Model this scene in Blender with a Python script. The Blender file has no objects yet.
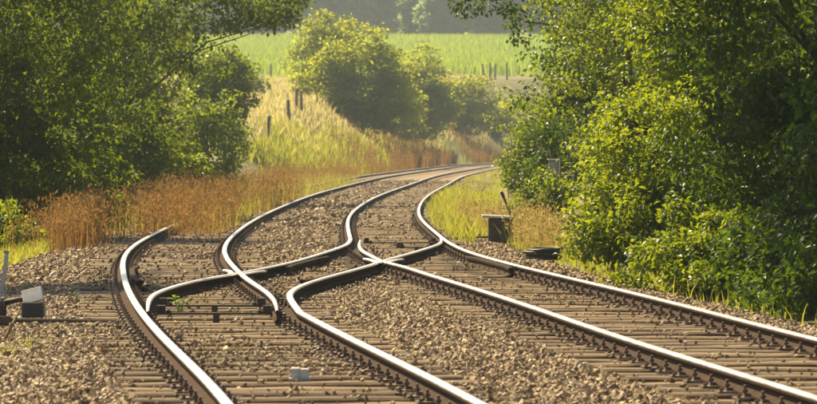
import bpy, bmesh, math, random
import numpy as np
from mathutils import Vector, Matrix
R = math.radians
scene = bpy.context.scene

# ------------------------------------------------------------------ camera
CAM_H = 1.662
HORIZON = 147.4                    # row of the horizon in the 817 x 404 photograph
FOC = 4000.0                       # focal length in pixels of the photograph
cam_d = bpy.data.cameras.new('camera'); cam = bpy.data.objects.new('camera', cam_d)
scene.collection.objects.link(cam)
cam_d.sensor_width = 36; cam_d.lens = 36 * FOC / 817
cam_d.clip_start = 0.5; cam_d.clip_end = 6000
cam.location = (0, 0, CAM_H)
cam.rotation_euler = (R(90) - math.atan((202 - HORIZON) / FOC), 0, 0)
scene.camera = cam
cam_d.dof.use_dof = True; cam_d.dof.focus_distance = 52; cam_d.dof.aperture_fstop = 8
# ------------------------------------------------------------------ sky and sun
SUN_EL, SUN_AZ = R(49), R(-41)      # azimuth clockwise from the view direction (+y)
w = bpy.data.worlds.new('World'); scene.world = w; w.use_nodes = True
nt = w.node_tree; bg = nt.nodes['Background']
sky = nt.nodes.new('ShaderNodeTexSky'); sky.sky_type = 'NISHITA'; sky.sun_disc = False
sky.sun_elevation = SUN_EL; sky.sun_rotation = SUN_AZ; sky.dust_density = 2.5
nt.links.new(sky.outputs[0], bg.inputs[0]); bg.inputs[1].default_value = 0.058
sd = bpy.data.lights.new('sun', 'SUN'); sun = bpy.data.objects.new('sun', sd)
scene.collection.objects.link(sun)
sd.energy = 5.0; sd.angle = R(0.55); sd.color = (1.0, 0.80, 0.46)
tosun = Vector((math.sin(SUN_AZ) * math.cos(SUN_EL), math.cos(SUN_AZ) * math.cos(SUN_EL), math.sin(SUN_EL)))
sun.rotation_euler = tosun.to_track_quat('Z', 'Y').to_euler()
sun.location = tosun * 60
vs = scene.view_settings
vs.view_transform = 'Standard'; vs.look = 'None'; vs.gamma = 1.0; vs.use_curve_mapping = False
vs.exposure = 1.2
cy = scene.cycles
cy.use_denoising = True
cy.max_bounces = 7; cy.diffuse_bounces = 3; cy.glossy_bounces = 2; cy.transmission_bounces = 5
cy.transparent_max_bounces = 6; cy.volume_bounces = 0; cy.caustics_reflective = False; cy.caustics_refractive = False
cy.sample_clamp_indirect = 4

# ------------------------------------------------------------------ helpers
COL = scene.collection
rng = np.random.default_rng(7)
def tag(o, label=None, cat=None, group=None, kind=None):
    if label: o['label'] = label
    if cat: o['category'] = cat
    if group: o['group'] = group
    if kind: o['kind'] = kind
    return o
def empty(name, loc=(0, 0, 0), rz=0.0):
    o = bpy.data.objects.new(name, None); COL.objects.link(o)
    o.location = loc; o.rotation_euler = (0, 0, rz); o.empty_display_size = 0.2
    return o
def link(name, me, parent=None, loc=(0, 0, 0), rot=(0, 0, 0)):
    o = bpy.data.objects.new(name, me); COL.objects.link(o)
    o.location = loc; o.rotation_euler = rot
    if parent: o.parent = parent
    return o
def np_mesh(name, V, F, mats, smooth=False, tone=None, fmat=None):
    """V (n,3); F (m,k) of one face size, or a list of such arrays"""
    me = bpy.data.meshes.new(name)
    Fs = F if isinstance(F, list) else [F]
    V = np.asarray(V, dtype=np.float32)
    me.vertices.add(len(V)); me.vertices.foreach_set('co', V.ravel())
    lt = np.concatenate([f.ravel() for f in Fs]).astype(np.int32)
    tot = np.concatenate([np.full(len(f), f.shape[1]) for f in Fs]).astype(np.int32)
    st = np.concatenate([[0], np.cumsum(tot)[:-1]]).astype(np.int32)
    me.loops.add(len(lt)); me.loops.foreach_set('vertex_index', lt)
    me.polygons.add(len(tot)); me.polygons.foreach_set('loop_start', st)
    try: me.polygons.foreach_set('loop_total', tot)
    except Exception: pass
    for m in (mats if isinstance(mats, (list, tuple)) else [mats]): me.materials.append(m)
    if fmat is not None: me.polygons.foreach_set('material_index', np.asarray(fmat, dtype=np.int32))
    if tone is not None:
        a = me.attributes.new('tone', 'FLOAT', 'POINT'); a.data.foreach_set('value', np.asarray(tone, dtype=np.float32))
    me.update(calc_edges=True)
    me.polygons.foreach_set('use_smooth', np.full(len(tot), smooth))
    return me
class MB:
    """collects boxes, tubes and prisms into one mesh"""
    def __init__(s): s.v = []; s.f = []; s.m = []
    def add(s, v, f, m=0):
        n = len(s.v); s.v += [tuple(p) for p in v]; s.f += [[i + n for i in q] for q in f]; s.m += [m] * len(f); return s
    def box(s, c, d, rz=0, rx=0, ry=0, m=0, taper=1.0):
        M = Matrix.Translation(c) @ Matrix.Rotation(rz, 4, 'Z') @ Matrix.Rotation(ry, 4, 'Y') @ Matrix.Rotation(rx, 4, 'X')
        vs_ = []
        for z in (-.5, .5):
            t = taper if z > 0 else 1
            for x, y in ((-.5, -.5), (.5, -.5), (.5, .5), (-.5, .5)):
                vs_.append(M @ Vector((x * d[0] * t, y * d[1] * t, z * d[2])))
        return s.add(vs_, [(3, 2, 1, 0), (4, 5, 6, 7), (0, 1, 5, 4), (1, 2, 6, 5), (2, 3, 7, 6), (3, 0, 4, 7)], m)
    def tube(s, pts, rad, n=8, m=0):
        pts = [Vector(p) for p in pts]; rad = rad if isinstance(rad, (list, tuple)) else [rad] * len(pts)
        V = []; F = []
        for i, p in enumerate(pts):
            t = (pts[min(i + 1, len(pts) - 1)] - pts[max(i - 1, 0)]).normalized()
            u = t.cross(Vector((0.13, 0.2, 0.97)) if abs(t.z) < .9 else Vector((1, 0.1, 0))).normalized(); v = t.cross(u)
            for k in range(n):
                a = 2 * math.pi * k / n; V.append(p + (u * math.cos(a) + v * math.sin(a)) * rad[i])
        for i in range(len(pts) - 1):
            for k in range(n):
                F.append((i * n + k, i * n + (k + 1) % n, (i + 1) * n + (k + 1) % n, (i + 1) * n + k))
        F.append(tuple(range(n))[::-1]); F.append(tuple((len(pts) - 1) * n + k for k in range(n)))
        return s.add(V, F, m)
    def mesh(s, name, mats, smooth=False, bevel=0):
        me = bpy.data.meshes.new(name); me.from_pydata(s.v, [], s.f)
        for m in (mats if isinstance(mats, (list, tuple)) else [mats]): me.materials.append(m)
        me.polygons.foreach_set('material_index', s.m)
        me.polygons.foreach_set('use_smooth', [smooth] * len(s.f))
        if bevel:
            bm = bmesh.new(); bm.from_mesh(me)
            bmesh.ops.bevel(bm, geom=bm.edges[:], offset=bevel, segments=1, affect='EDGES', profile=.5)
            bm.to_mesh(me); bm.free()
        me.update(); return me

# ------------------------------------------------------------------ materials
def mat(name):
    m = bpy.data.materials.new(name); m.use_nodes = True
    n = m.node_tree.nodes; return m, n, m.node_tree.links, n['Principled BSDF']
def ramp(n, stops, interp='LINEAR'):
    r = n.new('ShaderNodeValToRGB'); r.color_ramp.interpolation = interp
    e = r.color_ramp.elements
    while len(e) < len(stops): e.new(0.5)
    for k, (p, c) in enumerate(stops): e[k].position = p; e[k].color = (*c, 1) if len(c) == 3 else c
    return r
def noise(n, l, scale, detail=4, rough=.6, vec=None):
    t = n.new('ShaderNodeTexNoise'); t.inputs['Scale'].default_value = scale
    t.inputs['Detail'].default_value = detail; t.inputs['Roughness'].default_value = rough
    if vec: l.new(vec, t.inputs['Vector'])
    return t
def math_(n, l, op, a, b=None):
    x = n.new('ShaderNodeMath'); x.operation = op
    for k, q in enumerate((a, b)):
        if q is None: continue
        if isinstance(q, (int, float)): x.inputs[k].default_value = q
        else: l.new(q, x.inputs[k])
    return x.outputs[0]
def mixc(n, l, fac, a, b, mode='MIX'):
    x = n.new('ShaderNodeMix'); x.data_type = 'RGBA'; x.blend_type = mode
    for q, s in ((fac, x.inputs[0]), (a, x.inputs[6]), (b, x.inputs[7])):
        if isinstance(q, (int, float)): s.default_value = q
        elif isinstance(q, tuple): s.default_value = (*q, 1)
        else: l.new(q, s)
    return x.outputs[2]
def bump(n, l, b, h, dist=.01, st=1.0):
    x = n.new('ShaderNodeBump'); x.inputs['Distance'].default_value = dist; x.inputs['Strength'].default_value = st
    l.new(h, x.inputs['Height']); l.new(x.outputs[0], b.inputs['Normal'])

def leaf_mat(name, dark, light, trans, gloss=.4, tw=.45, spec=.25):
    m, n, l, b = mat(name)
    at = n.new('ShaderNodeAttribute'); at.attribute_name = 'tone'
    r = ramp(n, [(0, dark), (1, light)]); l.new(at.outputs['Fac'], r.inputs[0])
    b.inputs['Roughness'].default_value = gloss; b.inputs['Specular IOR Level'].default_value = spec
    l.new(r.outputs[0], b.inputs['Base Color'])
    tr = n.new('ShaderNodeBsdfTranslucent')
    t2 = mixc(n, l, .8, r.outputs[0], trans); l.new(t2, tr.inputs[0])
    mx = n.new('ShaderNodeMixShader'); mx.inputs[0].default_value = tw
    l.new(b.outputs[0], mx.inputs[1]); l.new(tr.outputs[0], mx.inputs[2])
    l.new(mx.outputs[0], n['Material Output'].inputs[0])
    return m
M = {}
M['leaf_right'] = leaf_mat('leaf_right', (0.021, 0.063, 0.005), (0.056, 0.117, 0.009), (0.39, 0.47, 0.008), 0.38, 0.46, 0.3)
M['leaf_right_shade'] = leaf_mat('leaf_right_shade', (0.009, 0.034, 0.004), (0.022, 0.064, 0.007), (0.16, 0.27, 0.006), 0.42, 0.36, 0.22)  # darker right-bank leaves, shade painted into the colour
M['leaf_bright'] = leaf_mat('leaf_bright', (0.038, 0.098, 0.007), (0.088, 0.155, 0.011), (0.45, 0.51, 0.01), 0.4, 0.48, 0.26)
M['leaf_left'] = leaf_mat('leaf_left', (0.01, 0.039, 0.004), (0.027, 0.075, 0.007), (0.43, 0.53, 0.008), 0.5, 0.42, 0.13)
M['leaf_left_shade'] = leaf_mat('leaf_left_shade', (0.008, 0.03, 0.004), (0.02, 0.057, 0.007), (0.33, 0.43, 0.007), 0.5, 0.36, 0.12)  # darker copy of the left leaves, crown shade put in the colour
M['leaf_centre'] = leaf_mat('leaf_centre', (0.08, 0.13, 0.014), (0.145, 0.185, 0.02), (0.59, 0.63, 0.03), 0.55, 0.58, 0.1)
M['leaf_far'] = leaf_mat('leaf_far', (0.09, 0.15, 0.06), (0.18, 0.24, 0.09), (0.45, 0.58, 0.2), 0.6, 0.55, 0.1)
M['weed'] = leaf_mat('weed_leaf', (.08, .16, .02), (.14, .24, .03), (.45, .55, .05), .4, .45)
M['grass'] = leaf_mat('verge_grass', (.11, .15, .02), (.21, .23, .04), (.58, .58, .06), .5, .5, .15)
M['meadow'] = leaf_mat('meadow_grass', (0.34, 0.31, 0.09), (0.56, 0.47, 0.19), (0.8, 0.7, 0.28), 0.5, 0.45, 0.12)
M['rust_grass'] = leaf_mat('reddish_grass', (0.1, 0.08, 0.03), (0.24, 0.135, 0.05), (0.38, 0.21, 0.06), 0.6, 0.42, 0.1)
M['straw'] = leaf_mat('straw_weeds', (.20, .15, .05), (.34, .26, .09), (.55, .42, .12), .5, .4)
M['corn'] = leaf_mat('corn_leaf', (0.11, 0.2, 0.022), (0.18, 0.27, 0.035), (0.5, 0.64, 0.05), 0.5, 0.5, 0.1)

m, n, l, b = mat('bark'); M['bark'] = m
tc = n.new('ShaderNodeTexCoord'); mp = n.new('ShaderNodeMapping'); mp.inputs['Scale'].default_value = (9, 9, 2); l.new(tc.outputs['Object'], mp.inputs[0])
t = noise(n, l, 3, 6, .7, mp.outputs[0]); r = ramp(n, [(.3, (.035, .026, .018)), (.7, (.12, .095, .07))]); l.new(t.outputs[0], r.inputs[0])
l.new(r.outputs[0], b.inputs['Base Color']); b.inputs['Roughness'].default_value = .9; bump(n, l, b, t.outputs[0], .03)

m, n, l, b = mat('rail_rust'); M['rust'] = m
tc = n.new('ShaderNodeTexCoord')
t = noise(n, l, 14, 6, .7, tc.outputs['Object']); r = ramp(n, [(.3, (.018, .010, .006)), (.55, (.042, .022, .012)), (.8, (.10, .05, .022))]); l.new(t.outputs[0], r.inputs[0])
l.new(r.outputs[0], b.inputs['Base Color']); b.inputs['Roughness'].default_value = .85; b.inputs['Specular IOR Level'].default_value = .12; bump(n, l, b, t.outputs[0], .004)
m, n, l, b = mat('rail_running_surface'); M['shine'] = m
tc = n.new('ShaderNodeTexCoord')
t = noise(n, l, 6, 5, .65, tc.outputs['Object']); r = ramp(n, [(.3, (.62, .58, .52)), (.7, (.86, .83, .78))]); l.new(t.outputs[0], r.inputs[0])
l.new(r.outputs[0], b.inputs['Base Color']); b.inputs['Metallic'].default_value = 1.0
r2 = ramp(n, [(.3, (.36,) * 3), (.75, (.50,) * 3)]); l.new(t.outputs[0], r2.inputs[0]); l.new(r2.outputs[0], b.inputs['Roughness'])

m, n, l, b = mat('sleeper_wood'); M['sleeper'] = m
tc = n.new('ShaderNodeTexCoord'); oi = n.new('ShaderNodeObjectInfo')
mp = n.new('ShaderNodeMapping'); mp.inputs['Scale'].default_value = (1.2, 26, 10); l.new(tc.outputs['Object'], mp.inputs[0])
ad = n.new('ShaderNodeVectorMath'); l.new(mp.outputs[0], ad.inputs[0]); cb = n.new('ShaderNodeCombineXYZ')
l.new(math_(n, l, 'MULTIPLY', oi.outputs['Random'], 71.0), cb.inputs[0]); l.new(cb.outputs[0], ad.inputs[1])
t = noise(n, l, 2.2, 7, .72, ad.outputs[0])
r = ramp(n, [(.28, (.045, .032, .02)), (.45, (.16, .117, .072)), (.62, (.33, .25, .155)), (.8, (.46, .37, .25))]); l.new(t.outputs[0], r.inputs[0])
tint = ramp(n, [(0, (.62, .56, .50)), (.5, (.95, .9, .82)), (1, (1.15, 1.08, .98))]); l.new(oi.outputs['Random'], tint.inputs[0])
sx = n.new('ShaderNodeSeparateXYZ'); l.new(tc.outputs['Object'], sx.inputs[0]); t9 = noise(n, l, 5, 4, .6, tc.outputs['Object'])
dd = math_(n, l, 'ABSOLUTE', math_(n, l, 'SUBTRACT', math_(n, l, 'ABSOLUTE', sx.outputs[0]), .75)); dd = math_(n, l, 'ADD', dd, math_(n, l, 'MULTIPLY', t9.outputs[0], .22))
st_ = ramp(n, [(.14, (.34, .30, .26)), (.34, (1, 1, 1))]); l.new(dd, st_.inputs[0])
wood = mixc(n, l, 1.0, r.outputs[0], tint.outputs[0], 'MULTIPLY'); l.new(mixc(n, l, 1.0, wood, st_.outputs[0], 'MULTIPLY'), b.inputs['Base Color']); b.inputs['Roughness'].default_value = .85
bump(n, l, b, t.outputs[0], .02)

m, n, l, b = mat('ballast_stone'); M['stone'] = m
oi = n.new('ShaderNodeObjectInfo')
r = ramp(n, [(0, (.12, .078, .04)), (.3, (.24, .17, .09)), (.6, (.345, .255, .14)), (.75, (.37, .295, .185)), (.93, (.48, .37, .22)), (1, (.70, .62, .48))]); l.new(oi.outputs['Random'], r.inputs[0])
tc = n.new('ShaderNodeTexCoord'); t = noise(n, l, 2.0, 4, .6, tc.outputs['Object'])
r2 = ramp(n, [(.3, (.7, .66, .62)), (.7, (1.1, 1.08, 1.05))]); l.new(t.outputs[0], r2.inputs[0])
l.new(mixc(n, l, 1.0, r.outputs[0], r2.outputs[0], 'MULTIPLY'), b.inputs['Base Color']); b.inputs['Roughness'].default_value = .75

m, n, l, b = mat('oily_shaded_stone'); M['oily_shade'] = m  # oil stain and rail-side shade both put into the stone colour
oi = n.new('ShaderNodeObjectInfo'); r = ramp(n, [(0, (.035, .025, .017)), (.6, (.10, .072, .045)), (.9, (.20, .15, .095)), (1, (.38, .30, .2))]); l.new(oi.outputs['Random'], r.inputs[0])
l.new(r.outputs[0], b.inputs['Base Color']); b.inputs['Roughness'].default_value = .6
m, n, l, b = mat('ballast_bed'); M['bed'] = m
tc = n.new('ShaderNodeTexCoord')
vo = n.new('ShaderNodeTexVoronoi'); vo.inputs['Scale'].default_value = 17; l.new(tc.outputs['Object'], vo.inputs['Vector'])
sp = n.new('ShaderNodeSeparateColor'); l.new(vo.outputs['Color'], sp.inputs[0])
r = ramp(n, [(0, (.10, .072, .045)), (.5, (.26, .195, .125)), (1, (.44, .35, .24))]); l.new(sp.outputs[0], r.inputs[0])
t = noise(n, l, .55, 5, .6, tc.outputs['Object']); r2 = ramp(n, [(.35, (.68, .62, .56)), (.65, (1.08, 1.04, .98))]); l.new(t.outputs[0], r2.inputs[0])
l.new(mixc(n, l, 1.0, r.outputs[0], r2.outputs[0], 'MULTIPLY'), b.inputs['Base Color']); b.inputs['Roughness'].default_value = .9
inv = math_(n, l, 'SUBTRACT', 1.0, vo.outputs['Distance']); bump(n, l, b, inv, .05)

m, n, l, b = mat('ground_soil_grass'); M['ground'] = m
tc = n.new('ShaderNodeTexCoord')
t1 = noise(n, l, .09, 6, .6, tc.outputs['Object']); t2 = noise(n, l, 2.3, 6, .7, tc.outputs['Object'])
r = ramp(n, [(.3, (.085, .105, .03)), (.5, (.16, .155, .05)), (.7, (.25, .21, .085))]); l.new(t1.outputs[0], r.inputs[0])
r2 = ramp(n, [(.3, (.6, .6, .55)), (.7, (1.15, 1.12, 1.05))]); l.new(t2.outputs[0], r2.inputs[0])
l.new(mixc(n, l, 1.0, r.outputs[0], r2.outputs[0], 'MULTIPLY'), b.inputs['Base Color']); b.inputs['Roughness'].default_value = .95
bump(n, l, b, t2.outputs[0], .12)

def plain(name, c, rough=.7, metal=0, var=.35, sc=8, bmp=.004):
    m, n, l, b = mat(name); tc = n.new('ShaderNodeTexCoord')
    t = noise(n, l, sc, 5, .65, tc.outputs['Object'])
    r = ramp(n, [(.3, tuple(x * (1 - var) for x in c)), (.7, tuple(min(1, x * (1 + var * .6)) for x in c))]); l.new(t.outputs[0], r.inputs[0])
    l.new(r.outputs[0], b.inputs['Base Color']); b.inputs['Roughness'].default_value = rough; b.inputs['Metallic'].default_value = metal
    bump(n, l, b, t.outputs[0], bmp); return m
M['iron'] = plain('dark_iron', (.045, .032, .024), .6)
M['fasten'] = plain('fastening_iron', (.15, .098, .062), .6, 0, .5, 30)
M['white'] = plain('weathered_white_paint', (.52, .51, .47), .6, 0, .2)
M['black'] = plain('weathered_black_paint', (.03, .03, .03), .5)
M['greymetal'] = plain('grey_painted_metal', (.30, .31, .30), .55, 0, .25)
M['palemetal'] = plain('pale_grey_metal', (.50, .50, .47), .5, 0, .2)
M['concrete'] = plain('pale_concrete', (.62, .60, .55), .85, 0, .25, 20)
M['darkwood'] = plain('dark_tarred_timber', (.075, .062, .048), .8, 0, .4)
M['post'] = plain('weathered_post_wood', (.20, .165, .13), .9, 0, .4)
M['rubber'] = plain('black_cable_sheath', (.022, .022, .022), .55)

# ------------------------------------------------------------------ track alignment (plan curves in metres)
def spl(xk, yk, x):
    xk = np.asarray(xk, float); yk = np.asarray(yk, float); x = np.asarray(x, float)
    nn = len(xk); hh = np.diff(xk); A = np.zeros((nn, nn)); bb = np.zeros(nn); A[0, 0] = A[-1, -1] = 1
    for i in range(1, nn - 1):
        A[i, i - 1] = hh[i - 1]; A[i, i] = 2 * (hh[i - 1] + hh[i]); A[i, i + 1] = hh[i]
        bb[i] = 6 * ((yk[i + 1] - yk[i]) / hh[i] - (yk[i] - yk[i - 1]) / hh[i - 1])
    mm = np.linalg.solve(A, bb)
    i = np.clip(np.searchsorted(xk, x) - 1, 0, nn - 2); t = x - xk[i]; u = xk[i + 1] - x; H = hh[i]
    return mm[i] * u ** 3 / (6 * H) + mm[i + 1] * t ** 3 / (6 * H) + (yk[i] / H - mm[i] * H / 6) * u + (yk[i + 1] / H - mm[i + 1] * H / 6) * t
ZK = np.array([20.0, 26, 33, 41, 50, 60, 72, 88, 108, 135, 170, 215, 270, 340])
XAK = np.array([0.075, -0.529, -1.298, -2.1, -2.849, -3.476, -3.828, -4.017, -4.018, -3.771, -3.064, -1.823, 0.591, 3.85])
XBK = np.array([3.706, 3.135, 2.439, 1.741, 0.86, 0.065, -0.283, -0.521, -0.462, 0.001, 0.938, 2.204, 4.542, 7.91])
GK = np.array([20, 33, 50, 72, 108, 170, 340.])
GA = 1.5 + np.array([.027, -.01, -.069, -.068, -.017, .003, .005]); GB = 1.5 + np.array([.007, .016, .022, .075, .07, .056, .03])
Z_END = 600.0
TZ = np.concatenate([np.arange(4, 20, .5), np.arange(20, 130, .25), np.arange(130, 340, 1.0), np.arange(340, Z_END + 1, 4.0)])
def centre(XK):
    z = TZ; x = spl(np.log(ZK), XK, np.log(np.clip(z, 20, 340)))
    s0 = (spl(np.log(ZK), XK, np.log([20.3]))[0] - XK[0]) / .3
    x = np.where(z < 20, XK[0] + (z - 20) * s0, x)
    dz = np.maximum(z - 340, 0)
    return x + .047 * dz + dz ** 2 / 1050
XA, XB = centre(XAK), centre(XBK)
def xa(z): return np.interp(z, TZ, XA)
def xb(z): return np.interp(z, TZ, XB)
THA, THB = np.arctan(np.gradient(XA, TZ)), np.arctan(np.gradient(XB, TZ))
def rail_line(X, TH, G, side):
    g = np.interp(np.log(TZ), np.log(GK), G) / 2 * side
    return X + g * np.cos(TH), TZ - g * np.sin(TH)
LA, LC, LE, LF = (rail_line(XA, THA, GA, -1), rail_line(XA, THA, GA, 1), rail_line(XB, THB, GB, -1), rail_line(XB, THB, GB, 1))
def cut(L, z0, z1):
    k = (L[1] >= z0) & (L[1] <= z1); return np.c_[L[0][k], L[1][k]]

# ------------------------------------------------------------------ terrain
HZ = np.array([-200, 150, 200, 300, 500, 800, 1100, 1500, 3000.])
HH = np.array([.25, .35, 2.2, 5.3, 10.4, 23.0, 37, 48, 60.])
def vnoise(x, y):
    return (np.sin(x * .31 + 1.3) * np.cos(y * .27 + .4) + .6 * np.sin(x * .83 + y * .41) + .4 * np.cos(x * .19 - y * .77 + 2)) / 2
def ground_h(x, z):
    x = np.asarray(x, float); z = np.asarray(z, float)
    zz = np.clip(z, 4, Z_END)
    wl = np.interp(zz, [30, 75, 100], [3.4, 3.3, 2.5])
    dl = xa(zz) - wl - x; dr = x - xb(zz) - 2.3
    over = np.maximum(z - 520, 0) * .5
    hill = np.interp(z, HZ, HH)
    hr = np.maximum(hill, 1.3)
    left = np.minimum(hill, np.interp(z, [150, 220], [.34, .78]) * np.maximum(dl, 0) + over)
    right = np.minimum(hr, .22 * np.maximum(dr, 0) + over)
    inside = np.minimum(hill, over)
    h = np.where(dl > 0, left, np.where(dr > 0, right, inside))
    d = np.maximum(np.maximum(dl, dr), 0)
    return -.26 + h + .10 * vnoise(x, z) * np.clip(d / 3, 0, 1) + .5 * vnoise(x * .09, z * .09) * np.clip(d / 30, 0, 1)
gx = np.concatenate([-np.geomspace(60, 1500, 22)[::-1], np.arange(-58, 58.1, .8), np.geomspace(60, 1500, 22)])
gz = np.concatenate([np.arange(-60, 20, 8), np.arange(20, 120, 2), np.arange(120, 420, 4), np.arange(420, 1000, 12), np.geomspace(1000, 3000, 24)])
GX, GZ = np.meshgrid(gx, gz); V = np.c_[GX.ravel(), GZ.ravel(), ground_h(GX, GZ).ravel()]
nx = len(gx); ii = (np.arange(len(gz) - 1)[:, None] * nx + np.arange(nx - 1)[None]).ravel()
tag(link('ground', np_mesh('ground', V, np.c_[ii, ii + 1, ii + nx + 1, ii + nx], M['ground'], True)), kind='structure')

# ballast bed: a low embankment carrying both tracks
rows = []
zs = np.concatenate([np.arange(4, 130, .5), np.arange(130, Z_END, 3)])
for z in zs:
    wl = np.interp(z, [30, 75, 100], [3.2, 3.1, 2.3]); a, c = xa(z), xb(z)
    xs = [a - wl - 1.0, a - wl, a - wl * .62, a - .8, a, a + .8, (a + c) / 2, c - .8, c, c + .8, c + 1.5, c + 2.1, c + 2.9]
    hs = [-.42, -.14, -.07, -.085, -.085, -.085, -.045, -.085, -.085, -.085, -.07, -.13, -.42]
    rows += [(x, z, h + (.012 * vnoise(x * 5, z * 5) if 0 < k < 12 else 0)) for k, (x, h) in enumerate(zip(xs, hs))]
nc = 13; ii = (np.arange(len(zs) - 1)[:, None] * nc + np.arange(nc - 1)[None]).ravel()
bed = link('ballast_bed', np_mesh('ballast_bed', np.array(rows), np.c_[ii, ii + 1, ii + nc + 1, ii + nc], M['bed'], True)); tag(bed, kind='structure')

# ------------------------------------------------------------------ rails
PROF = [(a_, b_ - .038 * min(1, max(0, (b_ - .03) / .08))) for a_, b_ in [(-.070, .0), (.070, .0), (.070, .012), (.022, .030), (.010, .045), (.010, .112), (.033, .122), (.035, .140), (.0345, .150), (.028, .158), (.012, .161),
        (-.012, .161), (-.028, .158), (-.0345, .150), (-.035, .140), (-.033, .122), (-.010, .112), (-.010, .045), (-.022, .030), (-.070, .012)]]
RAIL_Z = .010
def sweep(name, P, prof=PROF, z0=RAIL_Z, parent=None, taper=None, mats=None):
    """P (n,2) plan polyline; taper: (width factor at start, at end)"""
    P = np.asarray(P, float); d = np.gradient(P, axis=0); d /= np.linalg.norm(d, axis=1)[:, None]
    nr = np.c_[d[:, 1], -d[:, 0]]; k = len(prof); pr = np.array(prof); o = P[0]
    wf = np.ones(len(P)) if taper is None else np.interp(np.linspace(0, 1, len(P)), [0, .5, 1], taper)
    V = np.zeros((len(P), k, 3))
    V[:, :, 0] = P[:, 0][:, None] + nr[:, 0][:, None] * pr[None, :, 0] * wf[:, None] - o[0]
    V[:, :, 1] = P[:, 1][:, None] + nr[:, 1][:, None] * pr[None, :, 0] * wf[:, None] - o[1]
    V[:, :, 2] = pr[None, :, 1] + z0
    i, j = np.meshgrid(np.arange(len(P) - 1), np.arange(k), indexing='ij')
    F = np.stack([i * k + j, i * k + (j + 1) % k, (i + 1) * k + (j + 1) % k, (i + 1) * k + j], -1)
    top = np.array([1 if (pr[q, 1] > .101 and pr[(q + 1) % k, 1] > .101 and k == len(PROF)) else 0 for q in range(k)])
    fm = np.tile(top, len(P) - 1)
    caps = np.array([list(range(k))[::-1], [(len(P) - 1) * k + q for q in range(k)]])
    me = np_mesh(name, V.reshape(-1, 3), [F.reshape(-1, 4), caps], mats or [M['rust'], M['shine']], False, fmat=np.concatenate([fm, [0, 0]]))
    return link(name, me, parent, (o[0] - parent.location.x, o[1] - parent.location.y, 0))
track_l = tag(empty('railway_track', (float(xa(24)), 24, 0)), 'left railway track, partly overgrown by reddish grass, nearer the left edge', 'railway track', 'railway tracks')
track_r = tag(empty('railway_track', (float(xb(30)), 30, 0)), 'right railway track with pale timber sleepers running out at the right edge', 'railway track', 'railway tracks')
cross = tag(empty('track_crossover', (-1.75, 37, 0)), 'crossover rails with switch blades and crossings joining the left track to the right', 'crossover')
def pts_spline(pts, n=60):
    pts = np.array(pts, float); z = np.linspace(pts[0, 0], pts[-1, 0], n); return np.c_[spl(pts[:, 0], pts[:, 1], z), z]
TOE1, TOE2 = 37.3, 67.6
sweep('rail', cut(LA, 8, Z_END - 5), parent=track_l)
LCn = cut(LC, 8, TOE1)
sweep('rail', np.vstack([LCn, [[float(np.interp(37.4, LC[1], LC[0])), 37.4]]]), parent=track_l)
# right rail of the left track beyond the points: open switch blade, then through the crossing
cz = lambda z: float(np.interp(z, LC[1], LC[0]))
Cb = pts_spline([(37.6, -1.235), (40.8, -1.385), (43.5, -1.59), (46, -1.815), (49.2, -2.075), (52, cz(52)), (55, cz(55)), (58, cz(58))])
nb_c = int((Cb[:, 1] <= 46.1).sum()); Cfar = np.vstack([Cb[nb_c - 1:], cut(LC, 58.1, Z_END - 5)])
sweep('rail', Cfar, parent=track_l)
sweep('switch_blade', Cb[Cb[:, 1] <= 46.1], parent=track_l, taper=(.35, .8, 1))
sweep('rail', cut(LF, 8, Z_END - 5), parent=track_r)
sweep('rail', cut(LE, TOE2 + .2, Z_END - 5), parent=track_r)
ez = lambda z: float(np.interp(z, LE[1], LE[0]))
En = pts_spline([(46, ez(46)), (49, ez(49)), (52, ez(52)), (54.3, -.36), (56.5, -.505), (59, -.655), (63, -.775), (66.2, -.80)])
sweep('rail', np.vstack([cut(LE, 8, 45.7), En[En[:, 1] <= 58]]), parent=track_r)
ne = int((En[:, 1] <= 58).sum()); sweep('switch_blade', En[ne - 1:], parent=track_r, taper=(1, .8, .35))
az = lambda z: float(np.interp(z, LA[1], LA[0]))
fz = lambda z: float(np.interp(z, LF[1], LF[0]))
Bp = pts_spline([(37.4, az(37.4) + .055), (39.6, az(39.6) + .13), (41.9, -2.66), (44.1, -2.60), (46.2, -2.44), (49.1, -2.07), (51.8, -1.74), (55, -1.46), (58.9, -1.21), (63.5, -.985), (67.7, ez(67.7))], 90)
sweep('switch_blade', Bp[Bp[:, 1] <= 44], parent=cross, taper=(.35, .8, 1))
nb = int((Bp[:, 1] <= 44).sum()); sweep('rail', Bp[nb - 1:], parent=cross)
Dp = pts_spline([(37.4, cz(37.4)), (40, -1.165), (42.1, -1.245), (44.1, -1.21), (46, -1.09), (48.8, -.83), (51.4, -.575), (54.3, -.335), (57.5, -.03), (61.5, .32), (64.5, fz(64.5) - .15), (67.5, fz(67.5) - .055)], 90)
sweep('rail', Dp[Dp[:, 1] <= 61], parent=cross)
nd = int((Dp[:, 1] <= 61).sum()); sweep('switch_blade', Dp[nd - 1:], parent=cross, taper=(1, .8, .35))
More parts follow.
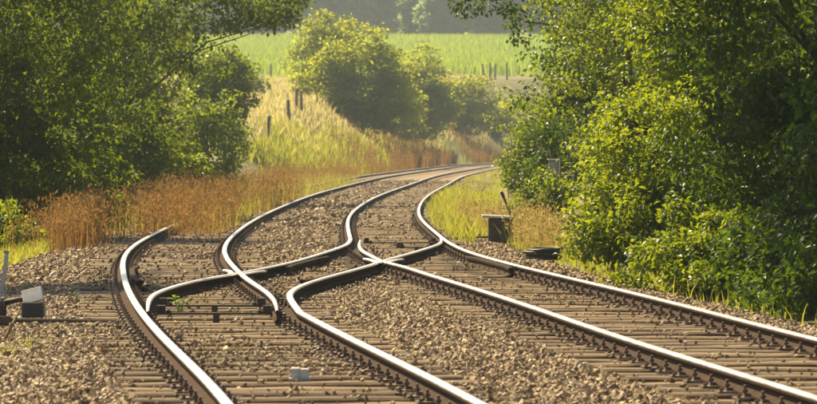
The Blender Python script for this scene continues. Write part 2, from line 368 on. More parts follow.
# check rails beside the crossings, wing rails at the noses
def offset_line(P, z0, z1, off, flare=.07):
    P = np.asarray(P); k = (P[:, 1] >= z0) & (P[:, 1] <= z1); Q = P[k].copy()
    d = np.gradient(Q, axis=0); d /= np.linalg.norm(d, axis=1)[:, None]; t = np.linspace(-1, 1, len(Q))
    o = off + np.sign(off) * flare * np.clip((np.abs(t) - .6) / .4, 0, 1)
    return np.c_[Q[:, 0] + d[:, 1] * o, Q[:, 1] - d[:, 0] * o]
full = lambda L: np.c_[L[0], L[1]]
sweep('check_rail', offset_line(full(LA), 46.2, 52.2, .115), parent=track_l, mats=[M['rust'], M['rust']], z0=-.004)
sweep('check_rail', offset_line(Dp, 46.2, 51.8, -.115), parent=cross, mats=[M['rust'], M['rust']], z0=-.004)
sweep('check_rail', offset_line(full(LF), 51.2, 57, -.115), parent=track_r, mats=[M['rust'], M['rust']], z0=-.004)
sweep('check_rail', offset_line(Bp, 51.5, 57, .115), parent=cross, mats=[M['rust'], M['rust']], z0=-.004)
sweep('wing_rail', offset_line(Cb, 48.4, 50.4, -.1, .05), z0=.004, parent=track_l)
sweep('wing_rail', offset_line(Bp, 48.2, 50.2, .1, .05), z0=.004, parent=cross)
sweep('wing_rail', offset_line(En, 53.0, 55.8, -.1, .05), z0=.004, parent=track_r)
sweep('wing_rail', offset_line(Dp, 53.0, 55.6, .1, .05), z0=.004, parent=cross)

# ------------------------------------------------------------------ sleepers and rail fastenings
sl_cache = {}
def sleeper_mesh(length, var):
    key = (round(length, 1), var)
    if key in sl_cache: return sl_cache[key]
    r_ = random.Random(var * 31 + int(length * 10)); L = key[0]; nsec = 7; V = []; F = []
    for i in range(nsec):
        x = -L / 2 + L * i / (nsec - 1)
        hw = .125 + r_.uniform(-.008, .008); sh = r_.uniform(-.008, .008); z = r_.uniform(-.006, .004)
        V += [(x, sh - hw, -.14), (x, sh - hw, z - .014), (x, sh - hw + .016, z), (x, sh + hw - .016, z + r_.uniform(-.004, .004)), (x, sh + hw, z - .014), (x, sh + hw, -.14)]
    for i in range(nsec - 1):
        for j in range(5): F.append((i * 6 + j, (i + 1) * 6 + j, (i + 1) * 6 + j + 1, i * 6 + j + 1))
    F.append(tuple(range(6))); F.append(tuple((nsec - 1) * 6 + q for q in range(6))[::-1])
    mb = MB(); mb.add(V, [f[::-1] for f in F]); sl_cache[key] = mb.mesh('sleeper', M['sleeper']); return sl_cache[key]
fb = MB()                          # a rib plate with two clamps and their bolts
fb.box((0, 0, .004), (.36, .17, .012))
for s in (-1, 1):
    fb.box((s * .095, 0, .022), (.05, .07, .026), taper=.85)
    fb.tube([(s * .108, .004, .03), (s * .108, 0, .088)], .011, 6)
    fb.tube([(s * .108, 0, .040), (s * .108, 0, .060)], .021, 6)
    fb.tube([(s * .158, s * .05, .005), (s * .158, s * .05, .030)], .014, 6)
ME_FAST = fb.mesh('rail_fastening', M['fasten'])
rs = random.Random(5)
def lay_sleepers(track, X, TH, G, z0, z1, z_fast, ext):
    s = np.concatenate([[0], np.cumsum(np.hypot(np.diff(X), np.diff(TZ)))])
    sa, sb = np.interp([z0, z1], TZ, s); k = 0; out = []
    for q in np.arange(sa, sb, .63):
        q += rs.uniform(-.02, .02); z = float(np.interp(q, s, TZ)); x = float(np.interp(z, TZ, X)); th = float(np.interp(z, TZ, TH))
        el, er = ext(z); L = 2.5 + el + er
        sh = (er - el) / 2
        cx, cz_ = x + sh * math.cos(th), z - sh * math.sin(th)
        zz = rs.uniform(-.008, .006)
        so = link('sleeper', sleeper_mesh(L, k % 4), track, (cx - track.location.x, cz_ - track.location.y, zz), (0, 0, -th + rs.uniform(-.006, .006)))
        out.append((cx, cz_, L / 2, th)); k += 1
        if z < z_fast:
            g = float(np.interp(np.log(z), np.log(GK), G)) / 2
            for sgn in (-1, 1): link('rail_fastening', ME_FAST, so, (-sh + sgn * g, 0, .004 - zz))
    return out
def ext_l(z): return (0.0, round(float(np.interp(z, [40, 44, 55, 55.5], [0, .3, 1.0, .0])), 1) if 40 < z < 55.4 else 0.0)
def ext_r(z): return (round(float(np.interp(z, [50, 56, 64], [1.0, .7, .1])), 1) if 50 < z < 64 else 0.0, 0.0)
SL = lay_sleepers(track_l, XA, THA, GA, 19, 165, 92, ext_l) + lay_sleepers(track_r, XB, THB, GB, 19, 165, 92, ext_r)

# stretcher bars and slide plates at the two sets of points
def bar(name, track, p, q, h, r0):
    c = ((p[0] + q[0]) / 2, (p[1] + q[1]) / 2); L = math.hypot(q[0] - p[0], q[1] - p[1]); a = math.atan2(q[1] - p[1], q[0] - p[0])
    b_ = MB(); b_.box((0, 0, h), (L, .05, .022)); b_.box((.02, .0, h - .05), (.06, .06, .09))
    for s in (-1, 1):
        b_.box((s * (L / 2 - .05), 0, h + .035), (.08, .09, .09)); b_.tube([(s * (L / 2 - .12), -.04, h + .02), (s * (L / 2 - .12), .05, h + .02)], .022, 6)
    return link(name, b_.mesh(name, M['iron'], bevel=.004), track, (c[0] - track.location.x, c[1] - track.location.y, 0), (0, 0, a))
bar('stretcher_bar', cross, (az(38.2) + .16, 38.2), (-1.30, 38.2), .075, .02)
bar('stretcher_bar', cross, (az(40.6) + .26, 40.6), (-1.44, 40.6), .055, .02)
bar('stretcher_bar', track_r, (-.74, 66.0), (fz(66) - .16, 66.0), .09, .02)
bar('stretcher_bar', track_r, (-.20, 64.2), (fz(64.2) - .25, 64.2), .06, .02)

# ------------------------------------------------------------------ ballast stones (stuff)
def stone_cloud(name, label, P, size, seed, sm_='stone'):
    """points become small angular stones"""
    P = np.asarray(P, np.float32); me = bpy.data.meshes.new(name); me.vertices.add(len(P)); me.vertices.foreach_set('co', P.ravel())
    r_ = np.random.default_rng(seed)
    for nm, ty, dat in (('rot', 'FLOAT_VECTOR', r_.uniform(0, 6.28, (len(P), 3)).ravel()), ('siz', 'FLOAT_VECTOR', (np.asarray(size)[:, None] * r_.uniform(.65, 1.25, (len(P), 3)) * np.array([1.2, 1, .75])).ravel()), ('pick', 'INT', r_.integers(0, 6, len(P)))):
        a = me.attributes.new(nm, ty, 'POINT'); a.data.foreach_set('vector' if ty == 'FLOAT_VECTOR' else 'value', dat.astype(np.int32 if ty == 'INT' else np.float32))
    o = link(name, me); tag(o, label, 'gravel', kind='stuff')
    g = bpy.data.node_groups.new(name, 'GeometryNodeTree'); g.interface.new_socket('Geometry', in_out='INPUT', socket_type='NodeSocketGeometry'); g.interface.new_socket('Geometry', in_out='OUTPUT', socket_type='NodeSocketGeometry')
    n, l = g.nodes, g.links
    gi, go = n.new('NodeGroupInput'), n.new('NodeGroupOutput')
    jn = n.new('GeometryNodeGeometryToInstance')
    for k in range(6):
        ic = n.new('GeometryNodeMeshIcoSphere'); ic.inputs['Radius'].default_value = .5; ic.inputs['Subdivisions'].default_value = 1
        sp_ = n.new('GeometryNodeSetPosition'); wn = n.new('ShaderNodeTexWhiteNoise'); wn.noise_dimensions = '4D'; wn.inputs['W'].default_value = k * 3.7 + 1
        ps = n.new('GeometryNodeInputPosition'); l.new(ps.outputs[0], wn.inputs['Vector'])
        sb = n.new('ShaderNodeVectorMath'); sb.operation = 'SUBTRACT'; sb.inputs[1].default_value = (.5, .5, .5); l.new(wn.outputs['Color'], sb.inputs[0])
        sc_ = n.new('ShaderNodeVectorMath'); sc_.operation = 'SCALE'; sc_.inputs['Scale'].default_value = .42; l.new(sb.outputs[0], sc_.inputs[0])
        l.new(ic.outputs[0], sp_.inputs[0]); l.new(sc_.outputs[0], sp_.inputs['Offset'])
        sm = n.new('GeometryNodeSetMaterial'); sm.inputs['Material'].default_value = M[sm_]; l.new(sp_.outputs[0], sm.inputs[0])
        ss = n.new('GeometryNodeSetShadeSmooth'); ss.inputs['Shade Smooth'].default_value = False; l.new(sm.outputs[0], ss.inputs[0])
        l.new(ss.outputs[0], jn.inputs[0])
    iop = n.new('GeometryNodeInstanceOnPoints'); l.new(gi.outputs[0], iop.inputs['Points']); l.new(jn.outputs[0], iop.inputs['Instance'])
    iop.inputs['Pick Instance'].default_value = True
    def attr(nm, ty):
        a = n.new('GeometryNodeInputNamedAttribute'); a.data_type = ty; a.inputs[0].default_value = nm; return a.outputs[0]
    l.new(attr('pick', 'INT'), iop.inputs['Instance Index'])
    e2r = n.new('FunctionNodeEulerToRotation'); l.new(attr('rot', 'FLOAT_VECTOR'), e2r.inputs[0]); l.new(e2r.outputs[0], iop.inputs['Rotation'])
    l.new(attr('siz', 'FLOAT_VECTOR'), iop.inputs['Scale']); l.new(iop.outputs[0], go.inputs[0])
    md = o.modifiers.new('stones', 'NODES'); md.node_group = g
    me.materials.append(M[sm_])
    return o
sleeper_arr = np.array(SL)
def on_sleeper(x, z):
    res = np.zeros(len(x), bool)
    for (cx, cz_, hl, th) in SL:
        if cz_ > 120: continue
        k = np.where(np.abs(z - cz_) < .6)[0]
        dx, dz = x[k] - cx, z[k] - cz_
        u = dx * math.cos(th) - dz * math.sin(th); v = dx * math.sin(th) + dz * math.cos(th)
        res[k] |= (np.abs(u) < hl) & (np.abs(v) < .125)
    return res
ALLR = [np.vstack([cut(LA, 15, 130)]), np.vstack([cut(LC, 15, TOE1), Cb, cut(LC, 58, 130)]), cut(LF, 15, 130), np.vstack([cut(LE, 15, 46), En, cut(LE, 68, 130)]), Bp, Dp]
def near_rail(x, z):
    d = np.full(len(x), 9.0)
    for P in ALLR:
        P = P[np.argsort(P[:, 1])]; k = (z >= P[0, 1]) & (z <= P[-1, 1])
        d[k] = np.minimum(d[k], np.abs(x[k] - np.interp(z[k], P[:, 1], P[:, 0])))
    return d
def bed_top(x, z):
    wl = np.interp(z, [30, 75, 100], [3.2, 3.1, 2.3]); dl = xa(z) - x; dr = x - xb(z)
    return np.where(dl > wl * .62, np.interp(dl / wl, [.62, 1, 1.3], [-.07, -.14, -.42]), np.where(dr > 1.5, np.interp(dr, [1.5, 2.1, 2.9], [-.07, -.13, -.42]), np.where((np.abs(dl) < 1.2) | (np.abs(dr) < 1.2), -.082, -.05)))
def stones(z0, z1, dens, smin, smax, seed):
    r_ = np.random.default_rng(seed)
    area = .5 * (z1 * z1 - z0 * z0) * .27; nn = int(area * dens)
    z = np.sqrt(r_.uniform(z0 * z0, z1 * z1, nn)); x = r_.uniform(-.135, .135, nn) * z
    k = (x > xa(z) - np.interp(z, [30, 75, 100], [3.6, 3.4, 2.5])) & (x < xb(z) + 2.35); x, z = x[k], z[k]
    ons = on_sleeper(x, z); nrr = near_rail(x, z)
    clump = vnoise(x * 2.1 + 5, z * 1.4)
    keep = np.where(ons, r_.random(len(x)) < np.where(np.abs(x - xb(z)) < 1.0, np.where(clump > .3, .16, .04), np.where(clump > .2, .30, .06)), True) & (nrr > np.where(ons, np.where(r_.random(len(x)) < .35, .09, .2), .055))
    x, z, ons = x[keep], z[keep], ons[keep]
    s = r_.uniform(smin, smax, len(x)) * np.where(r_.random(len(x)) < .12, 1.35, 1)
    s = np.where(ons, s * .75, s)
    h = np.where(ons, s * .32, bed_top(x, z) + s * r_.uniform(-.05, .55, len(x)))
    return np.c_[x, z, h], s
P1, s1 = stones(21, 50, 800, .020, .047, 1); P2, s2 = stones(50, 84, 330, .035, .065, 2); P3, s3 = stones(84, 200, 60, .05, .10, 3)
PP, SS = np.vstack([P1, P2, P3]), np.concatenate([s1, s2, s3]); nr_ = near_rail(PP[:, 0], PP[:, 1])
oily_shade = nr_ + .09 * vnoise(PP[:, 0] * 9, PP[:, 1] * 5) < .24  # stones beside the rails that carry the stain and painted shade
oily_shade &= np.random.default_rng(55).random(len(PP)) < .85
stone_cloud('ballast_gravel', 'tan crushed stone ballast lying between and around the rails and sleepers', PP[~oily_shade], SS[~oily_shade], 4)
PP[oily_shade, 2] += .012
stone_cloud('oily_shaded_gravel', 'dark stained ballast stones in a narrow band along the rails, rail shade painted in', PP[oily_shade], SS[oily_shade], 6, 'oily_shade')

# ------------------------------------------------------------------ leaves, trees
def unit(v): return v / np.maximum(np.linalg.norm(v, axis=1), 1e-6)[:, None]
def leaf_geo(P, D, N, L, W, fold=True):
    S = unit(np.cross(D, N)); N = np.cross(S, D); L = np.asarray(L)[:, None]; W = np.asarray(W)[:, None]; k = len(P)
    if fold:
        V = np.stack([P, P + D * L * .48 - S * W * .5 + N * L * .10, P + D * L * .5, P + D * L * .48 + S * W * .5 + N * L * .10, P + D * L - N * L * .12], 1).reshape(-1, 3)
        o = (np.arange(k) * 5)[:, None]
        F = np.concatenate([o + np.array([[0, 2, 1]]), o + np.array([[0, 3, 2]]), o + np.array([[1, 2, 4]]), o + np.array([[2, 3, 4]])]); return V, F, 5
    V = np.stack([P, P + D * L * .5 - S * W * .5, P + D * L, P + D * L * .5 + S * W * .5], 1).reshape(-1, 3)
    o = (np.arange(k) * 4)[:, None]; return V, o + np.array([[0, 3, 2, 1]]), 4
def clump_leaves(r_, C, CR, per, L, droop=.35, flat=.6):
    """leaves spread through clumps with centres C and radii CR"""
    k = len(C) * per; ci = np.repeat(np.arange(len(C)), per)
    off = unit(r_.normal(size=(k, 3))) * (r_.random(k) ** .45)[:, None]; off[:, 2] *= flat
    P = C[ci] + off * CR[ci][:, None]
    D = unit(off * .9 + r_.normal(size=(k, 3)) * .6 + np.array([0, 0, -droop])); N = unit(r_.normal(size=(k, 3)) * .55 + np.array([0, 0, .9]) + off * .35)
    Ls = L * 1.3 * r_.uniform(.6, 1.3, k)
    tone = np.clip(r_.normal(.5, .22, k) + np.repeat(r_.normal(0, .18, len(C)), per), 0, 1)
    return P, D, N, Ls, Ls * r_.uniform(.5, .68, k), tone
def crown_clumps(r_, c, rad, n, cr, inner=.45, lump=.25, zmin=.1):
    d = unit(r_.normal(size=(n * 2, 3))); d = d[: n]
    ph = unit(r_.normal(size=(5, 3))); q = 1 + lump * sum(np.cos(3.2 * d @ ph[i] * 2 + i * 1.7) for i in range(5)) / 2.2
    rr = (r_.uniform(inner ** 2, 1, n) ** .5) * q
    C = np.asarray(c) + d * rr[:, None] * np.asarray(rad); C[:, 2] = np.maximum(C[:, 2], zmin + r_.random(n) * .3)
    return C, cr * r_.uniform(.6, 1.3, n)
def tree(name, label, cat, x, z, m, parts, per, L, height, seed, group=None, fold=True, extra=None, trunk_r=.14, tilt=(0, 0), nlimb=7, droop=.35, flat=.6):
    """parts: list of (centre offset (dx, dy, z above the ground), radii, clump count, clump radius)"""
    r_ = np.random.default_rng(seed); g = float(ground_h(x, z)); root = tag(empty(name, (x, z, g)), label, cat, group)
    Cs, Rs = [], []
    for c, rad, nn, cr in parts:
        C, rr = crown_clumps(r_, c, rad, int(nn * 1.15), cr); Cs.append(C); Rs.append(rr)
    if extra is not None:
        E = np.array(extra, float); Cs.append(E[:, :3]); Rs.append(E[:, 3])
    C = np.vstack(Cs); CR = np.concatenate(Rs)
    P, D, N, Ls, W, tone = clump_leaves(r_, C, CR, per, L, droop, flat)
    k = P[:, 2] > .02; P, D, N, Ls, W, tone = P[k], D[k], N[k], Ls[k], W[k], tone[k]
    V, F, nv = leaf_geo(P, D, N, Ls, W, fold)
    link('crown', np_mesh('crown', V, F, m, False, np.repeat(tone, nv)), root)
    mb = MB(); top = Vector((tilt[0], tilt[1], height * .82)); nseg = 7; path = []
    for i in range(nseg + 1):
        t = i / nseg; path.append(Vector((top.x * t + .08 * math.sin(t * 5 + seed), top.y * t + .08 * math.cos(t * 4 + seed), -.25 + (top.z + .25) * t)))
    mb.tube(path, [trunk_r * (1.25 if i == 0 else 1) * (1 - .8 * i / nseg) for i in range(nseg + 1)], 8)
    sel = list(r_.choice(len(C), min(nlimb, len(C)), replace=False))
    if extra is not None:
        E = sorted((Vector(e[:3]) for e in extra), key=lambda e: e.x * (1 if extra[0][0] > 0 else -1)); a = path[4]
        for half in (0,):
            ch = E[2::max(1, len(E) // 4)]; pts_ = [a] + [Vector((e.x, e.y * .3, e.z * .35 + (a.z + (sum(q.z for q in E) / len(E) - a.z) * (i + 1) / len(ch)) * .65)) for i, e in enumerate(ch)]; mb.tube(pts_, [.022 * (1 - .85 * i / len(pts_)) for i in range(len(pts_))], 5)
    for i in sel:
        e = Vector(C[i]); t = min(.95, max(.12, (e.z / height) * .75)); a = path[int(t * nseg)]
        mid = (a + e) / 2 + Vector((0, 0, .12 * (e - a).length)); r0 = trunk_r * (1 - .8 * t) * .4
        mb.tube([a, mid, e], [r0, r0 * .6, r0 * .18], 5)
    link('trunk', mb.mesh('trunk', M['bark'], True), root)
    return root

# right-hand bank
tree('roadside_tree', 'broad dark tree filling the right edge of the picture above shaded grass', 'tree', 5.3, 52, M['leaf_right_shade'], [((.1, 0, 3.8), (1.9, 2.2, 3.8), 230, .5), ((-.4, -.5, 1.2), (1.2, 1.6, 1.3), 100, .42), ((-2.2, -1.0, 4.9), (1.5, 4.2, .9), 230, .45)], 75, .085, 7.5, 11, trunk_r=.13)  # last crown part is an unseen overhang, added to shade the bank
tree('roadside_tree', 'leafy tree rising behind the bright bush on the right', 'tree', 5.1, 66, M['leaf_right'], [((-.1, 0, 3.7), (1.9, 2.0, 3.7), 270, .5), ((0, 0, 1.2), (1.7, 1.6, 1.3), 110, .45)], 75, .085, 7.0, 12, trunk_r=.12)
tree('leafy_bush', 'bright yellow green bush beside the right track, lit from behind', 'bush', 3.55, 57, M['leaf_bright'], [((0, 0, 1.25), (1.0, 1.2, 1.5), 150, .36), ((-.5, -.8, .5), (.7, 1.0, .6), 60, .3)], 75, .075, 2.6, 13, trunk_r=.05)
tree('leafy_bush', 'low leafy bush at the foot of the right bank beside the shaded undergrowth', 'bush', 3.6, 49, M['leaf_right'], [((0, 0, .45), (.75, 1.2, .65), 85, .26)], 70, .07, 1.4, 14, trunk_r=.04)
tree('roadside_tree', 'tree with glinting leaves leaning over the right verge near the grey cabinet', 'tree', 4.7, 84, M['leaf_right'], [((0, 0, 3.6), (2.0, 2.0, 3.2), 190, .52), ((.2, -.3, 1.2), (1.2, 1.2, 1.1), 55, .45)], 75, .09, 7, 15, trunk_r=.12)
ov = []
ro = np.random.default_rng(3)
for (px, py) in ((434, 12), (442, 16), (452, 20), (460, 8), (468, 3), (459, 30), (464, 40), (470, 22), (484, 5), (484, 22), (482, 36), (494, 14), (497, 3), (505, 24), (510, 8), (505, 38), (515, 40), (520, 20), (446, 4), (475, 12), (513, 52), (518, 66)):
    Z = 97 + ro.uniform(-.8, .8); ov.append(((px - 408.5) / FOC * Z - 5.6, Z - 98, CAM_H + (HORIZON - py) / FOC * Z + .15, ro.uniform(.2, .34)))
tree('roadside_tree', 'tall tree on the right whose branch hangs over the far field', 'tree', 5.6, 98, M['leaf_right_shade'], [((0, 0, 4.2), (2.6, 2.2, 3.6), 230, .55), ((-1.2, 0, 1.6), (1.5, 1.5, 1.5), 70, .45)], 72, .095, 8.5, 16, trunk_r=.15, extra=ov)
tree('roadside_tree', 'tree standing deeper in the right bank, mostly hidden by nearer leaves', 'tree', 7.9, 76, M['leaf_right_shade'], [((0, 0, 4.0), (2.4, 2.4, 4.0), 150, .65)], 70, .11, 8.5, 17, trunk_r=.15)
tree('roadside_tree', 'dark tree behind the trees of the right bank, seen through their gaps', 'tree', 8.2, 60, M['leaf_right_shade'], [((0, 0, 3.8), (2.2, 2.4, 3.8), 130, .65)], 70, .11, 8.0, 18, trunk_r=.15)
tree('leafy_bush', 'pale glinting shrub on the inside of the far bend, beside the grey cabinet', 'bush', 3.9, 112, M['leaf_right'], [((0, 0, 1.4), (1.2, 1.3, 1.6), 110, .4), ((-.6, 0, .8), (.7, .9, .8), 40, .3)], 65, .09, 3.2, 19, trunk_r=.06)
tree('roadside_tree', 'tree on the inside of the far bend behind the pale shrub', 'tree', 8.0, 135, M['leaf_right_shade'], [((0, 0, 4.0), (3.0, 2.6, 4.0), 130, .7)], 60, .14, 8.5, 20, trunk_r=.15, fold=False)
tree('roadside_tree', 'farthest tree of the right bank beside the hidden track', 'tree', 12.5, 185, M['leaf_right_shade'], [((0, 0, 4.2), (4.0, 3.5, 4.2), 130, .9)], 60, .18, 9, 21, trunk_r=.17, fold=False)

tree('leafy_bush', 'dark bush under the trees at the right edge', 'bush', 5.4, 46.5, M['leaf_right_shade'], [((0, 0, 1.0), (1.0, 1.2, 1.2), 90, .4)], 60, .085, 2.2, 22, trunk_r=.05)
tree('leafy_bush', 'shaded bush between the bright bush and the grey cabinet', 'bush', 4.6, 74, M['leaf_right'], [((0, 0, 1.2), (1.3, 1.5, 1.4), 100, .42)], 60, .09, 2.6, 23, trunk_r=.06)
tree('leafy_bush', 'low bush hiding the foot of the grey cabinet', 'bush', 3.0, 87, M['leaf_right'], [((0, 0, .5), (.7, .7, .65), 60, .26)], 55, .08, 1.2, 24, trunk_r=.03)
tree('roadside_tree', 'unseen tree outside the right edge, added so its crown shades the grass', 'tree', 5.4, 43.5, M['leaf_right_shade'], [((-.2, 0, 4.2), (1.4, 1.8, 2.0), 90, .5), ((-2.4, .8, 4.6), (1.5, 3.2, .8), 170, .45)], 55, .11, 6.0, 25, trunk_r=.12)  # added out of view, only to shade the grass
tree('leafy_bush', 'low undergrowth, shade painted into its leaves, in the lower right corner beside the ballast', 'bush', 4.35, 43.0, M['leaf_right_shade'], [((0, 0, .35), (.65, 2.0, .5), 110, .24)], 60, .075, .9, 26, trunk_r=.03)  # dark leaf colour stands in for tree shade on this corner
tree('leafy_bush', 'low undergrowth, shade painted into its leaves, in front of the broad dark tree on the right', 'bush', 4.35, 46.8, M['leaf_right_shade'], [((0, 0, .45), (.65, 1.6, .6), 100, .26)], 60, .075, 1.1, 27, trunk_r=.03)  # shade here is likewise in the leaf colour
# left-hand trees
tree('lineside_tree', 'tree outside the left edge, added to cast shade on the ballast by the lever', 'tree', -6.7, 50.2, M['leaf_left'], [((0, 0, 4.4), (1.6, 1.7, 2.0), 130, .45)], 55, .10, 6.2, 44, trunk_r=.12)  # added beyond the frame, only to cast shade on the ballast
tree('leafy_shrub', 'dark undergrowth bush below the nearest left tree', 'shrub', -7.4, 84, M['leaf_left_shade'], [((0, 0, 1.1), (1.5, 1.2, 1.3), 110, .42)], 60, .10, 2.4, 41, trunk_r=.05)
tree('leafy_shrub', 'dark undergrowth bush in the shade of the large left tree', 'shrub', -7.6, 106, M['leaf_left_shade'], [((0, 0, 1.3), (1.5, 1.2, 1.6), 110, .45)], 60, .11, 2.8, 42, trunk_r=.05)
tree('leafy_shrub', 'dark bush behind the reddish grass at the foot of the left trees', 'shrub', -7.6, 150, M['leaf_left'], [((0, 0, 1.6), (1.6, 1.4, 1.9), 110, .5)], 60, .13, 3.4, 43, trunk_r=.06, fold=False)
lv = []
for (px, py) in ((232, 5), (240, 18), (248, 30), (252, 8), (258, 22), (262, 26), (266, 12), (272, 28), (276, 4), (280, 18), (285, 30), (290, 10), (296, 5), (300, 16), (244, 34), (268, 30), (282, 24), (222, 28), (214, 10), (226, 36)):
    for _ in range(2):
      px += ro.uniform(-5, 5); py += ro.uniform(-5, 5); Z = 116 + ro.uniform(-1, 1); lv.append(((px - 408.5) / FOC * Z + 8.2, Z - 116, CAM_H + (HORIZON - py) / FOC * Z + .2, ro.uniform(.34, .52)))
tree('lineside_tree', 'left tree whose dark crown reaches right over the pale meadow', 'tree', -8.2, 116, M['leaf_left_shade'], [((0, 0, 6.4), (2.8, 2.6, 3.6), 240, .62), ((-.6, 0, 2.2), (1.8, 1.8, 1.8), 100, .5)], 70, .11, 8.2, 31, trunk_r=.16, extra=lv)
tree('lineside_tree', 'large shaded tree at the left with sun glowing through its leaves', 'tree', -9.3, 96, M['leaf_left_shade'], [((0, 0, 5.6), (3.0, 2.6, 4.4), 330, .6), ((.4, -.4, 1.7), (2.2, 1.6, 1.6), 140, .5)], 70, .10, 8.4, 32, trunk_r=.17)
tree('lineside_tree', 'nearest dark tree at the left edge above the bright grass', 'tree', -7.6, 74, M['leaf_left_shade'], [((0, 0, 4.2), (2.0, 1.9, 3.8), 260, .5), ((.2, 0, 1.3), (1.5, 1.3, 1.3), 110, .42)], 70, .09, 7.0, 33, trunk_r=.13)
tree('lineside_tree', 'tree filling the back of the left group between the big crowns', 'tree', -10.2, 142, M['leaf_left'], [((0, 0, 4.2), (2.6, 2.4, 3.9), 170, .7), ((1.2, 0, 1.6), (1.5, 1.5, 1.4), 60, .5)], 62, .13, 8.5, 34, trunk_r=.16, fold=False)
tree('leafy_shrub', 'rounded shrub with sunlit edges standing alone at the right end of the left trees', 'shrub', -8.9, 192, M['leaf_right'], [((0, 0, 2.5), (1.5, 1.5, 2.3), 150, .5), ((-.9, 0, 1.8), (1.3, 1.3, 1.7), 70, .45)], 62, .14, 5.6, 35, trunk_r=.1, fold=False)
tree('leafy_shrub', 'sunlit green shrub below the left trees, above the reddish grass', 'shrub', -7.8, 122, M['leaf_bright'], [((0, 0, 1.4), (.85, .8, 1.3), 60, .32), ((.9, 0, .9), (.9, .7, .5), 40, .28)], 55, .10, 2.8, 36, trunk_r=.05)
tree('lineside_tree', 'dark tree behind the left group, filling its gaps', 'tree', -13.2, 130, M['leaf_left_shade'], [((0, 0, 4.4), (3.4, 2.6, 4.4), 140, .8)], 60, .14, 9, 37, trunk_r=.17, fold=False)
tree('lineside_tree', 'shaded tree at the far back of the left trees, beside the lone shrub', 'tree', -13.6, 205, M['leaf_left'], [((0, 0, 4.6), (3.6, 3.0, 4.6), 150, .8)], 55, .2, 9.5, 38, trunk_r=.18, fold=False)
tree('leafy_shrub', 'small light green bush in the meadow gap below the overhanging left branch', 'shrub', -15.4, 330, M['leaf_bright'], [((0, 0, 1.6), (3.0, 2.0, 1.7), 90, .6)], 45, .28, 3.2, 39, trunk_r=.08, fold=False)
tree('leafy_shrub', 'bright leafy plant at the left edge over the lever', 'shrub', -6.75, 66, M['leaf_bright'], [((0, 0, .5), (.5, .6, .5), 30, .2)], 50, .08, 1.0, 40, trunk_r=.03)

# bushes in the middle distance
def bush_c(label, px, Z, parts, seed, h, per=52, L=.25):
    t_ = tree('hedge_bush', label, 'bush', (px - 408.5) / FOC * Z, Z, M['leaf_centre'], parts, per, L, h, seed, fold=False, trunk_r=.16, nlimb=10); t_.scale = (1, 1, .80)
bush_c('big rounded olive bush in the middle of the picture, left of the others', 362, 316, [((.6, .5, 5.6), (3.4, 2.8, 4.6), 190, .9), ((-2.4, -.4, 4.6), (2.6, 2.2, 3.6), 120, .85), ((2.2, -1.0, 3.0), (2.2, 2.0, 2.8), 90, .8), ((-.6, -1.6, 2.6), (2.8, 1.8, 2.6), 100, .8)], 51, 10.6)
bush_c('yellowish bush crown just right of the biggest olive bush', 414, 372, [((0, 0, 6.2), (3.0, 2.4, 3.8), 150, .9), ((1.8, -1, 4.0), (2.4, 2.0, 3.0), 90, .85), ((-1.4, -1, 3.4), (2.2, 2.0, 3.0), 80, .85), ((.5, 0, 1.8), (2.4, 2.2, 1.8), 70, .8)], 52, 10.0)
bush_c('darker hedge bush behind the bend, right of the yellowish crown', 462, 412, [((0, 0, 3.9), (3.9, 2.6, 4.0), 240, 1.0), ((-1.5, -1, 2.0), (2.2, 2.0, 2.0), 70, .8)], 53, 7.6)
bush_c('small rounded bush beside the rails where they leave the view', 497, 430, [((0, 0, 2.3), (2.7, 2.0, 2.5), 120, .8)], 54, 4.8)
bush_c('hedge bush on the bank below the maize, just left of the right hand trees', 512, 446, [((0, 0, 2.0), (2.2, 2.0, 2.2), 100, .8)], 57, 4.4)
bush_c('left flank bush of the middle hedge above the meadow fence', 330, 345, [((0, 0, 4.6), (3.0, 2.4, 4.6), 190, .95)], 55, 8.0)

bush_c('low leafy bush filling the gap between the two biggest middle bushes', 392, 350, [((0, 0, 3.0), (2.8, 2.2, 3.2), 130, .8)], 56, 6.0)

# far wood on the hill: alike trees
r_ = np.random.default_rng(77); protos = []
for v in range(3):
    C, CR = crown_clumps(r_, (0, 0, 8.5), (5.0, 4.6, 8.2), 190, 1.8); P, D, N, Ls, W, tone = clump_leaves(r_, C, CR, 36, 1.0)
    Vv, Ff, nv = leaf_geo(P, D, N, Ls, W, False); mb = MB(); mb.tube([(0, 0, -.5), (.1, 0, 6), (0, .2, 13)], [.4, .28, .08], 7)
    protos.append((np_mesh('crown', Vv, Ff, M['leaf_far'], False, np.repeat(tone, nv)), mb.mesh('trunk', M['bark'], True)))
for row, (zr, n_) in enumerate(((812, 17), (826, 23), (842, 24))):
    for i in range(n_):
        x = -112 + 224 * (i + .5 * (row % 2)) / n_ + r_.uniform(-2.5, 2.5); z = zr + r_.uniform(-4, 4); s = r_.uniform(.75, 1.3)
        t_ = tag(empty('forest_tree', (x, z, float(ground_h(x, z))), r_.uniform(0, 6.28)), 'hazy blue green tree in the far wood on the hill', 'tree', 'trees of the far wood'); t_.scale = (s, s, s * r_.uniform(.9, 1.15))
        cm, tm = protos[int(r_.integers(0, 3))]; link('crown', cm, t_); link('trunk', tm, t_)

